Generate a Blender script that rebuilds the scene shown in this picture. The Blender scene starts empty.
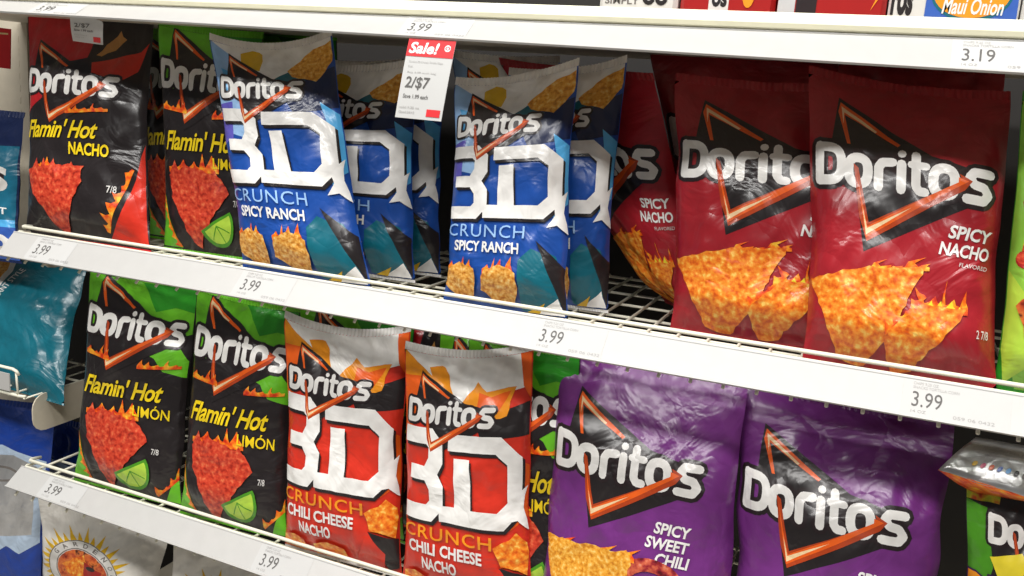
import bpy, math, random
import numpy as np
from mathutils import Vector, Matrix
from mathutils.geometry import tessellate_polygon, delaunay_2d_cdt
C = bpy.context.scene.collection
random.seed(4)

# ------------------------------------------------------------------ camera
FPX, YAW, PIT, ROL, CZ = 919.66, .3771, .2087, .0749, .3215
CAM = np.array([0, -1.3, CZ])
_F = np.array([-math.sin(YAW)*math.cos(PIT), math.cos(YAW)*math.cos(PIT), -math.sin(PIT)])
_R = np.array([math.cos(YAW), math.sin(YAW), 0.]); _U = np.cross(_R, _F)
R2 = math.cos(ROL)*_R + math.sin(ROL)*_U; U2 = -math.sin(ROL)*_R + math.cos(ROL)*_U
def proj(P):
    d = np.asarray(P, float)-CAM; z = d@_F
    return 512+FPX*(d@R2)/z, 288-FPX*(d@U2)/z
def at(px, py, y):                     # the point of plane Y=y seen at a pixel of the photo
    r = _F + R2*(px-512)/FPX + U2*(288-py)/FPX
    return CAM + r*((1.3+y)/r[1])
cd = bpy.data.cameras.new('camera'); cam = bpy.data.objects.new('camera', cd); C.objects.link(cam)
cd.sensor_width = 36; cd.lens = FPX/1024*36; cd.clip_start = .05
M = Matrix(((R2[0], U2[0], -_F[0]), (R2[1], U2[1], -_F[1]), (R2[2], U2[2], -_F[2]))).to_4x4()
M.translation = Vector(CAM); cam.matrix_world = M
bpy.context.scene.camera = cam

# ------------------------------------------------------------------ materials
def lin(c):
    if isinstance(c, str): c = [int(c[i:i+2], 16)/255 for i in (0, 2, 4)]
    return tuple((x/12.92 if x <= .04045 else ((x+.055)/1.055)**2.4) for x in c)+(1,)
MATS = {}
def crumple_group():
    g = bpy.data.node_groups.new('crumple', 'ShaderNodeTree')
    g.interface.new_socket('Normal', in_out='OUTPUT', socket_type='NodeSocketVector')
    n = g.nodes; L = g.links
    out = n.new('NodeGroupOutput'); uv = n.new('ShaderNodeUVMap'); uv.uv_map = 'UVMap'
    oi = n.new('ShaderNodeObjectInfo'); add = n.new('ShaderNodeVectorMath'); add.operation = 'ADD'
    mu = n.new('ShaderNodeMath'); mu.operation = 'MULTIPLY'; mu.inputs[1].default_value = 7
    L.new(oi.outputs['Random'], mu.inputs[0]); L.new(uv.outputs[0], add.inputs[0]); L.new(mu.outputs[0], add.inputs[1])
    vo = n.new('ShaderNodeTexNoise'); vo.inputs['Scale'].default_value = 9; vo.inputs['Detail'].default_value = 3
    vo.inputs['Distortion'].default_value = 1.6
    n2 = n.new('ShaderNodeTexVoronoi'); n2.feature = 'DISTANCE_TO_EDGE'; n2.inputs['Scale'].default_value = 13
    mx = n.new('ShaderNodeVectorMath'); mx.operation = 'MULTIPLY_ADD'; mx.inputs[1].default_value = (.05, .05, .05)
    L.new(add.outputs[0], vo.inputs['Vector']); L.new(vo.outputs['Color'], mx.inputs[0]); L.new(add.outputs[0], mx.inputs[2])
    L.new(mx.outputs[0], n2.inputs['Vector'])
    b1 = n.new('ShaderNodeBump'); b1.inputs['Strength'].default_value = .5; b1.inputs['Distance'].default_value = .012
    b2 = n.new('ShaderNodeBump'); b2.inputs['Strength'].default_value = .22; b2.inputs['Distance'].default_value = .006
    mr = n.new('ShaderNodeMapRange'); mr.inputs['From Max'].default_value = .25
    L.new(n2.outputs['Distance'], mr.inputs['Value'])
    L.new(vo.outputs[0], b1.inputs['Height']); L.new(mr.outputs[0], b2.inputs['Height']); L.new(b1.outputs[0], b2.inputs['Normal'])
    L.new(b2.outputs[0], out.inputs[0])
    return g
CR = crumple_group()
def film(name, rgb, rough=.3, metal=0, fleck=None, fs=260, spec=.5):
    if name in MATS: return MATS[name]
    m = bpy.data.materials.new(name); m.use_nodes = True; n = m.node_tree.nodes; L = m.node_tree.links
    b = n['Principled BSDF']; b.inputs['Base Color'].default_value = lin(rgb); b.inputs['Roughness'].default_value = rough
    b.inputs['Metallic'].default_value = metal; b.inputs['Specular IOR Level'].default_value = spec
    b.inputs['Coat Weight'].default_value = .22; b.inputs['Coat Roughness'].default_value = .16
    g = n.new('ShaderNodeGroup'); g.node_tree = CR; L.new(g.outputs[0], b.inputs['Normal']); L.new(g.outputs[0], b.inputs['Coat Normal'])
    uv = n.new('ShaderNodeUVMap'); uv.uv_map = 'UVMap'
    t = n.new('ShaderNodeTexNoise'); L.new(uv.outputs[0], t.inputs['Vector'])
    r = n.new('ShaderNodeValToRGB'); L.new(t.outputs[0], r.inputs[0]); L.new(r.outputs[0], b.inputs['Base Color'])
    if fleck:
        t.inputs['Scale'].default_value = fs; t.inputs['Detail'].default_value = 3
        els = r.color_ramp.elements
        ps = [.33+.36*i/(len(fleck)-1) for i in range(len(fleck))]
        els[0].position = ps[0]; els[0].color = lin(fleck[0]); els[1].position = ps[-1]; els[1].color = lin(fleck[-1])
        for p_, c_ in list(zip(ps, fleck))[1:-1]:
            e = els.new(p_); e.color = lin(c_)
    else:                                # slight ink variation of the print
        t.inputs['Scale'].default_value = 30
        c = lin(rgb); els = r.color_ramp.elements
        els[0].position = .3; els[0].color = tuple(x*.88 for x in c[:3])+(1,)
        els[1].position = .7; els[1].color = tuple(min(1, x*1.1) for x in c[:3])+(1,)
    MATS[name] = m; return m
def hard(name, rgb, rough=.5, metal=0, var=.04, scale=40):
    if name in MATS: return MATS[name]
    m = bpy.data.materials.new(name); m.use_nodes = True; n = m.node_tree.nodes; L = m.node_tree.links
    b = n['Principled BSDF']; b.inputs['Roughness'].default_value = rough; b.inputs['Metallic'].default_value = metal
    t = n.new('ShaderNodeTexNoise'); t.inputs['Scale'].default_value = scale; t.inputs['Detail'].default_value = 4
    tc = n.new('ShaderNodeTexCoord'); L.new(tc.outputs['Object'], t.inputs['Vector'])
    r = n.new('ShaderNodeValToRGB'); c = lin(rgb)
    r.color_ramp.elements[0].position = .3; r.color_ramp.elements[0].color = tuple(x*(1-var) for x in c[:3])+(1,)
    r.color_ramp.elements[1].position = .7; r.color_ramp.elements[1].color = tuple(min(1, x*(1+var)) for x in c[:3])+(1,)
    L.new(t.outputs[0], r.inputs[0]); L.new(r.outputs[0], b.inputs['Base Color'])
    MATS[name] = m; return m
PAL = dict(white='f0eeea', offwhite='dcd9d4', black='272223', dark='2a2022', outline='3a1416', red_bag='a5222c', orange='f0641e',
    hot='ffd9a8', yellow='f2d21e', lemon='f5e03a', blue='1f4fa4', navy='18264e', sky='4aa0e6', ice='9fc6f2', lilac='6a63c8', teal='14697a', deep_teal='0d5a72',
    purple='74327f', plum='3a1450', redtop='c8232a', scarlet='d63524', brick='a81f1e', rust='b8441c', amber='f79a22', green='6cc22a', leaf='2f9426', lime='b7dc4a', limerind='4f9a24',
    silver='c9c9c9', cream='e9dfc0', gold='e2b41c', tan='c08a4a', royal='1a3f98', paleblue='b8cbe0', pinkdot='d23a6a', bluedot='3a62b8', grey='77716c', lightgreen='93d14a', petrol='1b6a86',
    deepred='6e1018', white3d='f4f2ee', skyblue='58b4ee')
FLK = dict(chip_orange=(['d4560e', 'ec7a1c', 'f59a30', 'fdcf66'], 110), chip_red=(['9c2416', 'c83a24', 'd84c30', 'e8744a'], 110),
    chip_puff=(['b86a1c', 'd99236', 'eeb45a', 'f6d28c'], 160), chip_gold=(['c77a1c', 'e59a2c', 'f2b347', 'fbd47e'], 150), flame=(['c62a10', 'ee5a14', 'f98a1c', 'fdc63c'], 70),
    swirl=(['5a1018', 'a02a30', 'd86848', 'efb090'], 60), veg=(['9bc42c', 'e5d233', 'd8562a', '7a2a18'], 45), meat=(['7a2212', 'c2502a', 'e07838', '4a1c12'], 55))
def pm(k):
    if k in FLK: return film(k, 'ffffff', .38, 0, FLK[k][0], FLK[k][1])
    if k == 'silver': return film(k, PAL[k], .28, .6)
    return film(k, PAL[k])

# ------------------------------------------------------------------ flat artwork tools (convex polygons in art units)
def tess(poly):
    vs = [Vector((p[0], p[1], 0)) for p in poly]
    return [[tuple(poly[i]) for i in t] for t in tessellate_polygon([vs])]
def disk(x, y, r, ry=None, n=14): return [[(x+r*math.cos(a*2*math.pi/n), y+(ry or r)*math.sin(a*2*math.pi/n)) for a in range(n)]]
def stroke(pts, w, w2=None, caps=True, closed=False):
    out = []; pts = list(pts)
    if closed: pts = pts+[pts[0]]
    n = len(pts)
    for i in range(n-1):
        (x0, y0), (x1, y1) = pts[i], pts[i+1]; d = math.hypot(x1-x0, y1-y0) or 1e-9
        a = w+((w2 if w2 is not None else w)-w)*i/max(1, n-1); b = w+((w2 if w2 is not None else w)-w)*(i+1)/max(1, n-1)
        nx, ny = -(y1-y0)/d/2, (x1-x0)/d/2
        out.append([(x0+nx*a, y0+ny*a), (x0-nx*a, y0-ny*a), (x1-nx*b, y1-ny*b), (x1+nx*b, y1+ny*b)])
        if (caps or i > 0): out += disk(x0, y0, a/2, n=8)
    if caps: out += disk(pts[-1][0], pts[-1][1], w/2 if w2 is None else w2/2, n=8)
    return out
def arc(cx, cy, rx, ry, a0, a1, n=12, e=1.0):
    r = []
    for i in range(n+1):
        a = math.radians(a0+(a1-a0)*i/n); c, s = math.cos(a), math.sin(a)
        r.append((cx+rx*math.copysign(abs(c)**e, c), cy+ry*math.copysign(abs(s)**e, s)))
    return r
def miter(pts, w, closed=False):
    n = len(pts); L, Rr = [], []
    for i in range(n):
        p = Vector(pts[i])
        a = Vector(pts[i-1]) if (i > 0 or closed) else None; b = Vector(pts[(i+1) % n]) if (i < n-1 or closed) else None
        d1 = (p-a).normalized() if a is not None else (b-p).normalized(); d2 = (b-p).normalized() if b is not None else d1
        nn = Vector((-(d1.y+d2.y), d1.x+d2.x)).normalized(); k = w/2/max(.35, nn.dot(Vector((-d1.y, d1.x))))
        L.append(tuple(p+nn*k)); Rr.append(tuple(p-nn*k))
    return [[L[i], Rr[i], Rr[(i+1) % n], L[(i+1) % n]] for i in range(n if closed else n-1)]
_tc = {}
def font(body, shear=0, bold=0, space=1.0):
    k = (body, shear, bold, space)
    if k in _tc: return _tc[k]
    c = bpy.data.curves.new('lettering', 'FONT'); c.body = body; c.shear = shear; c.offset = bold; c.size = 1; c.resolution_u = 3; c.space_character = space
    o = bpy.data.objects.new('lettering', c); C.objects.link(o); dg = bpy.context.evaluated_depsgraph_get()
    me = o.evaluated_get(dg).to_mesh(); V = [v.co.copy() for v in me.vertices]
    ps = [[(V[i].x, V[i].y) for i in p.vertices] for p in me.polygons]
    o.evaluated_get(dg).to_mesh_clear(); bpy.data.objects.remove(o); bpy.data.curves.remove(c)
    _tc[k] = ps; return ps
def text(body, x0, y0, x1, y1, shear=0, bold=.02, space=1.0, rise=0):
    ps = font(body, shear, bold, space); xs = [p[0] for q in ps for p in q]; ys = [p[1] for q in ps for p in q]
    ax, bx, ay, by = min(xs), max(xs), min(ys), max(ys)
    return [[(x0+(p[0]-ax)/(bx-ax)*(x1-x0), y0+(p[1]-ay)/(by-ay)*(y1-y0)+rise*(p[0]-ax)/(bx-ax)) for p in q] for q in ps]
def xf(polys, s=1, dx=0, dy=0, sy=None, rot=0, shear=0):
    sy = s if sy is None else sy; c, n = math.cos(rot), math.sin(rot)
    return [[(dx+(x+shear*y)*s*c-y*sy*n, dy+(x+shear*y)*s*n+y*sy*c) for x, y in q] for q in polys]
def rough_edge(poly, amp, seg, seed=1):
    r = random.Random(seed); out = []
    for i in range(len(poly)):
        a, b = poly[i], poly[(i+1) % len(poly)]; d = math.hypot(b[0]-a[0], b[1]-a[1]); k = max(1, int(d/seg))
        for j in range(k):
            t = j/k; out.append((a[0]+(b[0]-a[0])*t+r.uniform(-amp, amp), a[1]+(b[1]-a[1])*t+r.uniform(-amp, amp)))
    return out
def tongues(x0, y0, x1, y1, h, n, seed, lean=.2):
    """flames rising from the line (x0,y0)-(x1,y1)"""
    r = random.Random(seed); top = []
    cuts = sorted([0, 1]+[(i+r.uniform(-.38, .38))/n for i in range(1, n)])
    for i in range(n):
        t0, t1 = cuts[i], cuts[i+1]; hh = h*r.uniform(.2, 1)
        bx = x0+(x1-x0)*t0; by = y0+(y1-y0)*t0; mx = x0+(x1-x0)*(t0+t1)/2; my = y0+(y1-y0)*(t0+t1)/2; w = (x1-x0)*(t1-t0)
        top += [(bx, by+h*.12), (mx-w*.25, my+hh*.5), (mx+lean*hh, my+hh), (mx+w*.22, my+hh*.45)]
    return tess([(x0, y0-h*.15)]+top+[(x1, y1+h*.1), (x1, y1-h*.15)])

# the wordmark, 10 units long, baseline at 0
def _word():
    S = []
    W_ = .54
    S.append(([(.35, .25), (.35, 2.15)], W_)); S.append(([(.35, 2.1), (.95, 2.08)]+arc(.85, 1.17, .82, .92, 80, -80, 10, .75)+[(.35, .24)], W_))
    S.append((arc(2.62, .95, .55, .72, 0, 360, 16, .8), W_))
    S.append(([(3.75, .22), (3.75, 1.3), (3.95, 1.6), (4.5, 1.66)], W_-.03))
    S.append(([(4.98, .22), (4.98, 1.62)], W_-.03)); S.append(([(4.98, 2.2), (5.02, 2.22)], W_-.1))
    S.append(([(5.75, 2.2), (5.75, .5), (5.95, .24), (6.25, .24)], W_-.05)); S.append(([(5.5, 1.65), (6.3, 1.65)], W_-.12))
    S.append((arc(7.25, .95, .58, .74, 0, 360, 16, .8), W_))
    S.append(([(9.75, 1.72), (8.85, 1.72), (8.6, 1.4), (8.85, 1.05), (9.4, .95), (9.68, .6), (9.4, .24), (8.45, .24)], W_-.03))
    return S
WORD = _word()
def wordmark(extra=0, dx=0, dy=0): return [q for p, w in WORD for q in stroke([(a+dx, b+dy) for a, b in p], w+extra)]
def logo(L, s, dx, dy, rot=0, tri='black', halo='dark', top=True):
    T = lambda ps: xf(ps, s, dx, dy, rot=rot)
    L.append((tri, T(tess([(1.4, 5.2), (6.6, 2.3), (10.2, 1.6), (9.2, .1), (3.05, -3.3), (2.55, -.2), (1.0, 2.2)]))))
    if top:
        L.append(('orange', T(tess([(1.5, 4.9), (4.9, 2.75), (4.75, 2.6), (1.75, 4.15), (2.15, 2.4), (1.95, 2.4), (1.38, 4.3)]))))
        L.append(('hot', T(tess([(1.55, 4.65), (3.6, 3.35), (3.5, 3.25), (1.72, 4.3), (1.7, 3.6)]))))
    L.append((halo, T(wordmark(.5))))
    L.append(('white', T(wordmark(0))))
    L.append(('rust', T(tess([(2.35, 1.3), (2.62, 1.1), (3.28, -1.75), (8.2, 1.1), (8.05, 1.5), (8.75, 1.2), (8.35, .65), (3.2, -2.75), (2.75, -1.5)]))))
    L.append(('orange', T(tess([(2.5, .9), (3.22, -1.95), (8.0, 1.02), (8.0, 1.3), (8.55, 1.15), (3.15, -2.55)]))))
    L.append(('hot', T(tess([(2.9, -.9), (3.2, -2.05), (5.6, -.65), (3.15, -2.4)]))))
def chip(L, poly, kind, seed, amp=.18, fl=None):
    if fl:
        for x0, y0, x1, y1, h, n in fl:
            L.append(('flame', tongues(x0, y0, x1, y1, h, n, seed)))
    L.append((kind, tess(rough_edge(poly, amp, .7, seed))))

def design_big(kind):
    W, H = 25.5, 36; L = []; red = kind == 'red'
    s = 2.30 if red else 2.04; dx = .9; dy = 21.4 if red else 21.6
    logo(L, s, dx, dy, rot=0)
    L[0] = ('black', L[0][1])
    if red:
        L.append(('white', text('SPICY', 18.3, 16.9, 24.1, 18.5, .25, .03)))
        L.append(('white', text('NACHO', 17.2, 14.8, 23.8, 16.4, .25, .03)))
        L.append(('offwhite', text('FLAVORED', 19.8, 13.7, 23.6, 14.2, .2, 0)))
        L.append(('flame', tongues(9, 12.0, 16.2, 12.9, 1.8, 5, 3, 1.1)))
        L.append(('flame', tongues(15, 8.4, 21.2, 8.6, 3.4, 5, 8, .1)))
        L.append(('lemon', tongues(16, 8.2, 20.5, 8.4, 1.8, 4, 11, .1)))
        chip(L, [(.5, 9.8), (8, 12), (15.6, 12.9), (11.8, 4.8), (8.2, .3), (5, .8), (2.6, 6.4)], 'chip_orange', 2)
        L.append(('flame', xf(tongues(0, 0, 7, 0, 1.6, 5, 5), 1, 11.2, 4.4, rot=.85)))
        chip(L, [(10.7, 4.0), (15.2, 8.6), (21.2, 8.8), (19.6, 6.6), (14.0, .3), (12, .3)], 'chip_orange', 6)
        L.append(('offwhite', text('2 7/8', 22.4, 5.6, 24.0, 6.6, 0, .01)))
    else:
        L.append(('white', text('SPICY', 15.6, 16.4, 20.3, 17.9, .25, .03)))
        L.append(('white', text('SWEET', 14.6, 14.5, 20.1, 16.0, .25, .03)))
        L.append(('white', text('CHILI', 16.0, 12.6, 20.2, 14.1, .25, .03)))
        L.append(('swirl', [[(x, y) for x, y in q] for q in stroke(arc(15.6, 9.2, 3.6, 3.2, 150, -60, 12), 1.6)]))
        L.append(('flame', tongues(3, 11.4, 13.5, 12.4, 1.8, 6, 5, .9)))
        chip(L, [(.6, 12.2), (12.6, 13.2), (13.2, 11.8), (9.2, 3.2), (6.4, 1.2), (3.8, 3.4), (1.0, 10.0)], 'chip_gold', 9)
        chip(L, [(12.4, 4.6), (17.6, 9.6), (21.6, 9.0), (17.6, 1.6), (14.2, .8)], 'chip_gold', 12)
        L.append(('offwhite', text('9 1/4 OZ', 19.6, 2.2, 23.6, 3.2, 0, .02)))
    return dict(W=W, H=H, base='red_bag' if red else 'purple', layers=L)

def design_3d(kind):
    W, H = 16.5, 28; L = []; b = kind == 'blue'
    # light streaks and white crown
    if b:
        L.append(('ice', tess([(0, 27.9), (3.2, 27.9), (4.6, 16), (0, 17)]))); L.append(('lilac', tess([(.0, 20), (2.6, 20.5), (2.4, 16), (0, 15)])))
        L.append(('skyblue', tess(rough_edge([(1.2, 25), (4.4, 24), (3.8, 21), (1, 21.5)], .4, .9, 4))))
        L.append(('navy', tess([(9.2, 22.6), (16.4, 24.5), (16.4, 19.8), (11.0, 19.2)])))
        L.append(('skyblue', tess([(14.2, 20.5), (16.4, 19), (16.4, 12.6), (14.6, 11), (15.2, 16)])))
        L.append(('white3d', tess([(.3, 27.9), (16.3, 27.9), (16.2, 25.6), (13.6, 25.9), (10.2, 22.2), (8.4, 21.9), (5.4, 24.6), (3.4, 26.2)])))
        L.append(('gold', tess(rough_edge([(4.2, 26.8), (5.6, 27.4), (7.4, 27.0), (6.6, 24.8), (4.8, 25.0)], .25, .8, 5))))
        L.append(('teal', tess([(8.6, 23.4), (10.4, 24.4), (12.6, 23.2), (11.0, 22.3), (9.4, 22.4)])))
        L.append(('chip_gold', tess(rough_edge([(16.2, 27.4), (13.8, 27.0), (10.2, 24.6), (10.8, 23.7), (14.0, 23.0), (16.2, 25.0)], .12, .7, 6))))
    else:
        L.append(('amber', tess([(0, 27.9), (3.8, 27.9), (5.4, 21), (0, 19)]))); L.append(('orange', tess([(.0, 25), (3.2, 25.2), (2.4, 20), (0, 18)])))
        L.append(('black', tess([(9.8, 20.8), (16.4, 22.8), (16.4, 19.2), (10.8, 18.6)])))
        L.append(('orange', tess([(14.2, 17.5), (16.4, 16), (16.4, 10.6), (14.2, 9), (15.2, 14)])))
        L.append(('white3d', tess([(.3, 27.9), (15.2, 27.9), (15.6, 24.2), (14.2, 23.9), (11.2, 23.4), (8.6, 22.4), (7.2, 21.4), (5.0, 24.6), (1.2, 27.2)])))
        L.append(('amber', tess(rough_edge([(3.4, 26.2), (5.8, 26.6), (6.2, 24.6), (7.4, 22.6), (5.0, 23.6)], .25, .8, 5))))
        L.append(('amber', tess(rough_edge([(9.8, 24.9), (11.2, 23.8), (14.6, 24.4), (13.6, 21.2), (11.2, 20.6), (8.6, 21.5), (8.3, 22.6)], .15, .8, 6))))
        L.append(('orange', tess(rough_edge([(10.2, 23.9), (11.6, 23.4), (14.2, 24.0), (12.6, 21.6), (9.8, 21.8)], .15, .8, 7))))
        L.append(('orange', tess([(15.0, 27.9), (16.4, 27.9), (16.4, 23.0), (15.5, 24.4)])))
    yl = 20.9 if b else 19.9
    logo(L, 1.14, .9, yl); LV = L[-3:]
    # big figures
    def figs(dx, dy, w):
        P = miter([(-.1, 9.3), (3.5, 9.3), (4.4, 8.4), (4.4, 6.6), (3.5, 5.0), (4.5, 3.5), (4.5, 1.6), (3.5, .5), (-.1, .5)], w)+[[(.7, 4.2), (3.6, 4.2), (3.6, 5.8), (.7, 5.8)]]
        P += miter([(6.1, 8.9), (12.4, 8.9), (14.4, 7.3), (14.4, 2.4), (12.6, .7), (4.9, .7)], w)+[[(6.9, 7.2), (8.9, 7.2), (9.1, .9), (6.9, .9)]]
        return xf(P, .955, 1.0+dx, (11.0 if b else 9.2)+dy, sy=.84 if b else 1.0)
    L.append(('black', figs(.22, -.32, 1.95))); L.append(('white3d', figs(0, 0, 1.85))); L += LV
    L.append(('white3d', tess(rough_edge([(14.7, 12.4), (16.2, 14.0), (15.9, 11.6), (16.3, 9.2), (15.1, 10.2), (13.8, 9.8), (14.8, 11.2)], .08, 1, 3))))
    if b:
        L.append(('ice', text('CRUNCH', .9, 8.5, 11.2, 10.0, 0, 0, 1.1)))
        L.append(('white', text('SPICY RANCH', 2.0, 6.7, 10.6, 8.0, 0, .03)))
        L.append(('teal', tess(rough_edge([(10.8, 6.0), (12.2, 7.4), (15.2, 6.8), (15.8, 1.6), (13.5, .4), (10.6, .5)], .2, 1, 3))))
        L.append(('black', tess([(12.6, 8.4), (16.3, 5.4), (16.3, .3), (15.0, 3.4)])))
        L.append(('white3d', tess([(12.6, .3), (15.4, 2.2), (16.2, .3)]))); L.append(('gold', tess([(11.4, .3), (13.8, 1.6), (13.0, .3)])))
        for x, w_ in ((.7, 4.4), (5.8, 4.8)):
            L.append(('flame', tongues(x+.4, 4.5, x+w_-.5, 4.6, 2.0, 4, int(x*7)+2, .1)))
            L.append(('chip_puff', tess(rough_edge([(x, 2.4), (x+.5, 4.5), (x+w_*.5, 5.4), (x+w_-.2, 4.6), (x+w_, 3.0), (x+w_-.7, 1.0), (x+1.2, 1.4)], .1, .7, 4))))
    else:
        L.append(('amber', text('CRUNCH', 1.0, 6.7, 12.0, 8.2, 0, .01, 1.1)))
        L.append(('white', text('CHILI CHEESE', 1.6, 4.9, 10.9, 6.3, 0, .03))); L.append(('white', text('NACHO', 3.4, 3.1, 7.8, 4.5, 0, .03)))
        L.append(('chip_orange', tess(rough_edge([(12.2, 7.0), (15.0, 8.8), (16.2, 8.0), (16.0, 4.6), (13.0, 5.2)], .15, .9, 3))))
        L.append(('black', tess([(12.8, 5.0), (16.3, 4.4), (16.3, 1.0), (15.0, .6)]))); L.append(('scarlet', tess([(10.4, .3), (12.8, 5.0), (14.8, 2.6), (14.4, .3)])))
        for x, w_ in ((.5, 3.4), (5.0, 4.4)):
            L.append(('chip_orange', tess(rough_edge([(x, .4), (x+.3, 2.0), (x+w_*.5, 2.6), (x+w_-.2, 2.1), (x+w_, .4)], .1, .7, 4))))
    return dict(W=W, H=H, base='blue' if b else 'scarlet', layers=L)

def design_hot(kind):
    W, H = 17.5, 29; L = []; red = kind == 'nacho'
    top = 'redtop' if red else 'green'
    if red:
        L.append((top, tess([(.0, 28.9), (10.6, 28.9), (9.6, 23.6), (5.6, 22.6), (3.6, 18.0), (1.6, 16.6), (.0, 15.6)])))
        L.append(('scarlet', tess([(10.2, 23.0), (16.2, 24.8), (17.2, 26), (16.0, 22.2), (13.4, 20.2), (10.4, 21.2)])))
        L.append(('tan', tess(rough_edge([(10.6, 24.2), (13.2, 27.6), (14.2, 26.2), (11.0, 23.8)], .2, .8, 4))))
        L.append(('scarlet', tess([(12.2, .4), (14.4, 3.8), (16.4, 8.6), (17.4, 13.2), (17.4, .4)])))
        L.append(('flame', xf(tongues(0, 0, 9, 0, 1.3, 6, 4), 1, 12.4, 1.6, rot=1.15)))
    else:
        L.append((top, tess([(.0, 28.9), (17.4, 28.9), (17.4, 22.8), (14.8, 22.0), (17.4, 19.2), (17.4, 17), (14.2, 17.6), (12.8, 19.2), (5.0, 22.0), (3.4, 21.0), (0, 20.6)])))
        L.append(('leaf', tess([(8.8, 28.9), (17.4, 28.9), (17.4, 25.6), (14.2, 26.0), (11.6, 25.2)])))
        L.append(('green', tess([(.0, .3), (3.6, .3), (2.0, 4.0), (.6, 7.0), (.0, 7.6)])))
        L.append(('green', tess([(15.2, .3), (17.4, .3), (17.4, 4.4), (16.2, 2.4)])))
        L.append(('flame', xf(tongues(0, 0, 9, 0, 1.0, 7, 4), 1, 3.4, .4, rot=2.0)))
        L.append(('flame', xf(tongues(0, 0, 6, 0, 1.2, 4, 9), 1, 14.0, .8, rot=.7)))
    logo(L, 1.36 if red else 1.6, .5, 18.6 if red else 21.0, rot=0)
    if not red:
        L.append(('flame', tongues(1.2, 18.6, 6.0, 18.2, 2.0, 4, 6))); L.append(('flame', tongues(10.5, 17.8, 16.6, 18.4, 1.6, 5, 7)))
        L.append(('yellow', text("Flamin' Hot", 1.7, 13.0, 14.6, 15.6, .4, .02, .95, rise=.5)))
        L.append(('yellow', text('LIMÓN', 10.2, 11.2, 15.6, 13.0, .0, .01)))
    else:
        L.append(('flame', tongues(7.0, 16.4, 12.8, 17.0, 1.5, 5, 7)))
        L.append(('yellow', text("Flamin' Hot", .9, 12.7, 11.6, 15.1, .4, .02, .95, rise=.5)))
        L.append(('yellow', text('NACHO', 7.8, 11.0, 13.2, 12.6, .05, .03)))
    if red:
        L.append(('flame', tongues(2.4, 9.0, 6.0, 9.2, 2.6, 4, 12, 0))); L.append(('chip_red', tongues(2.2, 8.6, 9.0, 9.0, 1.8, 5, 10, 0)))
        chip(L, [(1.1, 8.4), (5, 9.4), (9.9, 9.8), (9.3, 6.8), (7.4, 2.4), (6.9, .6), (5.4, 1.4), (3.4, 4.4), (1.9, 6.2)], 'chip_red', 5)
        L.append(('offwhite', text('7/8', 13.0, 6.6, 14.1, 7.5, 0, .01)))
    else:
        L.append(('flame', tongues(2.4, 10.6, 11.2, 11.0, 2.6, 5, 12, 0))); L.append(('chip_red', tongues(2.6, 10.0, 11.6, 9.6, 2.2, 5, 10, 0)))
        chip(L, [(2.2, 10.0), (6, 11.2), (11.4, 10.2), (12.8, 8.2), (10.8, 5.6), (8.0, 2.4), (7.0, .6), (5.8, 1.4), (4.6, 4.4), (2.9, 6.8)], 'chip_red', 15)
        L.append(('limerind', tess(arc(10.6, 4.0, 2.9, 2.9, 200, 400, 14)))); L.append(('lime', tess(arc(10.7, 4.0, 2.4, 2.4, 205, 395, 14))))
        L.append(('limerind', stroke([(10.7, 3.9), (11.6, 1.9)], .15)+stroke([(10.7, 3.9), (12.7, 3.2)], .15)+stroke([(10.7, 3.9), (9.8, 2.1)], .15)))
        L.append(('offwhite', text('7/8', 13.6, 6.6, 14.6, 7.4, 0, .01)))
    L.sort(key=lambda t: t[0] == 'yellow')
    return dict(W=W, H=H, base='black', layers=L)

def design_dinamita():
    W, H = 17.5, 29; L = []
    L.append(('veg', tess([(0, 28.9), (17.4, 28.9), (17.4, 27.6), (0, 27.0)])))
    L.append(('limerind', tess([(0, 27), (2.6, 26.5), (3.4, 20.5), (1.6, 15), (0, 14)])))
    logo(L, 1.3, 2.6, 23.0, top=False)
    L.append(('lemon', tess([(3.0, 21.6), (6.8, 22.6), (9.0, 20.2), (7.6, 18.9), (4.2, 19.4)])))
    L.append(('plum', text('DINAMITA', .1, 15.2, 16.9, 19.8, 0, .07))); L.append(('amber', text('DINAMITA', .3, 15.4, 16.7, 19.6, 0, .02)))
    L.append(('chip_red', xf([[(0, 0), (9, 0), (9, 2.2), (0, 2.2)]], 1, 3, 2.5, rot=.5)))
    L.append(('chip_red', xf([[(0, 0), (9, 0), (9, 2.2), (0, 2.2)]], 1, 7, 2.0, rot=.8)))
    L.append(('white', text('CHILE LIMON', 4, 10.8, 12, 12.0, 0, .02)))
    return dict(W=W, H=H, base='black', layers=L)
def design_veg():
    W, H = 17.5, 29; L = []
    L.append(('lightgreen', tess([(0, 28.9), (17.4, 28.9), (17.4, 0.2), (3, .2), (0, 6)])))
    L.append(('veg', tess(rough_edge([(1.6, 24), (10, 26), (16, 22), (17, 12), (12, 5), (5, 6), (1.4, 14)], .5, 1.2, 2))))
    L.append(('lime', tess([(.2, 12), (2.4, 10), (3.8, 2.6), (1.2, .6), (.2, 4)])))
    for x, y, r_ in ((2.6, 18.8, 1.5), (4.2, 15.4, 1.8), (2.2, 13.2, 1.3), (8, 17, 2.4), (5, 21, 1.6)):
        L.append(('brick', disk(x, y, r_, r_*.7))); L.append(('chip_red', disk(x-.2, y+.15, r_*.8, r_*.5)))
    L.append(('meat', tess(rough_edge([(1.6, 8.6), (5.6, 12.4), (9, 10.4), (6.6, 5.4), (3.2, 5.8)], .2, .9, 3))))
    L.append(('white', text('SALSA', 4, 24.4, 13, 27, 0, .03)))
    return dict(W=W, H=H, base='leaf', layers=L)
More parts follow.
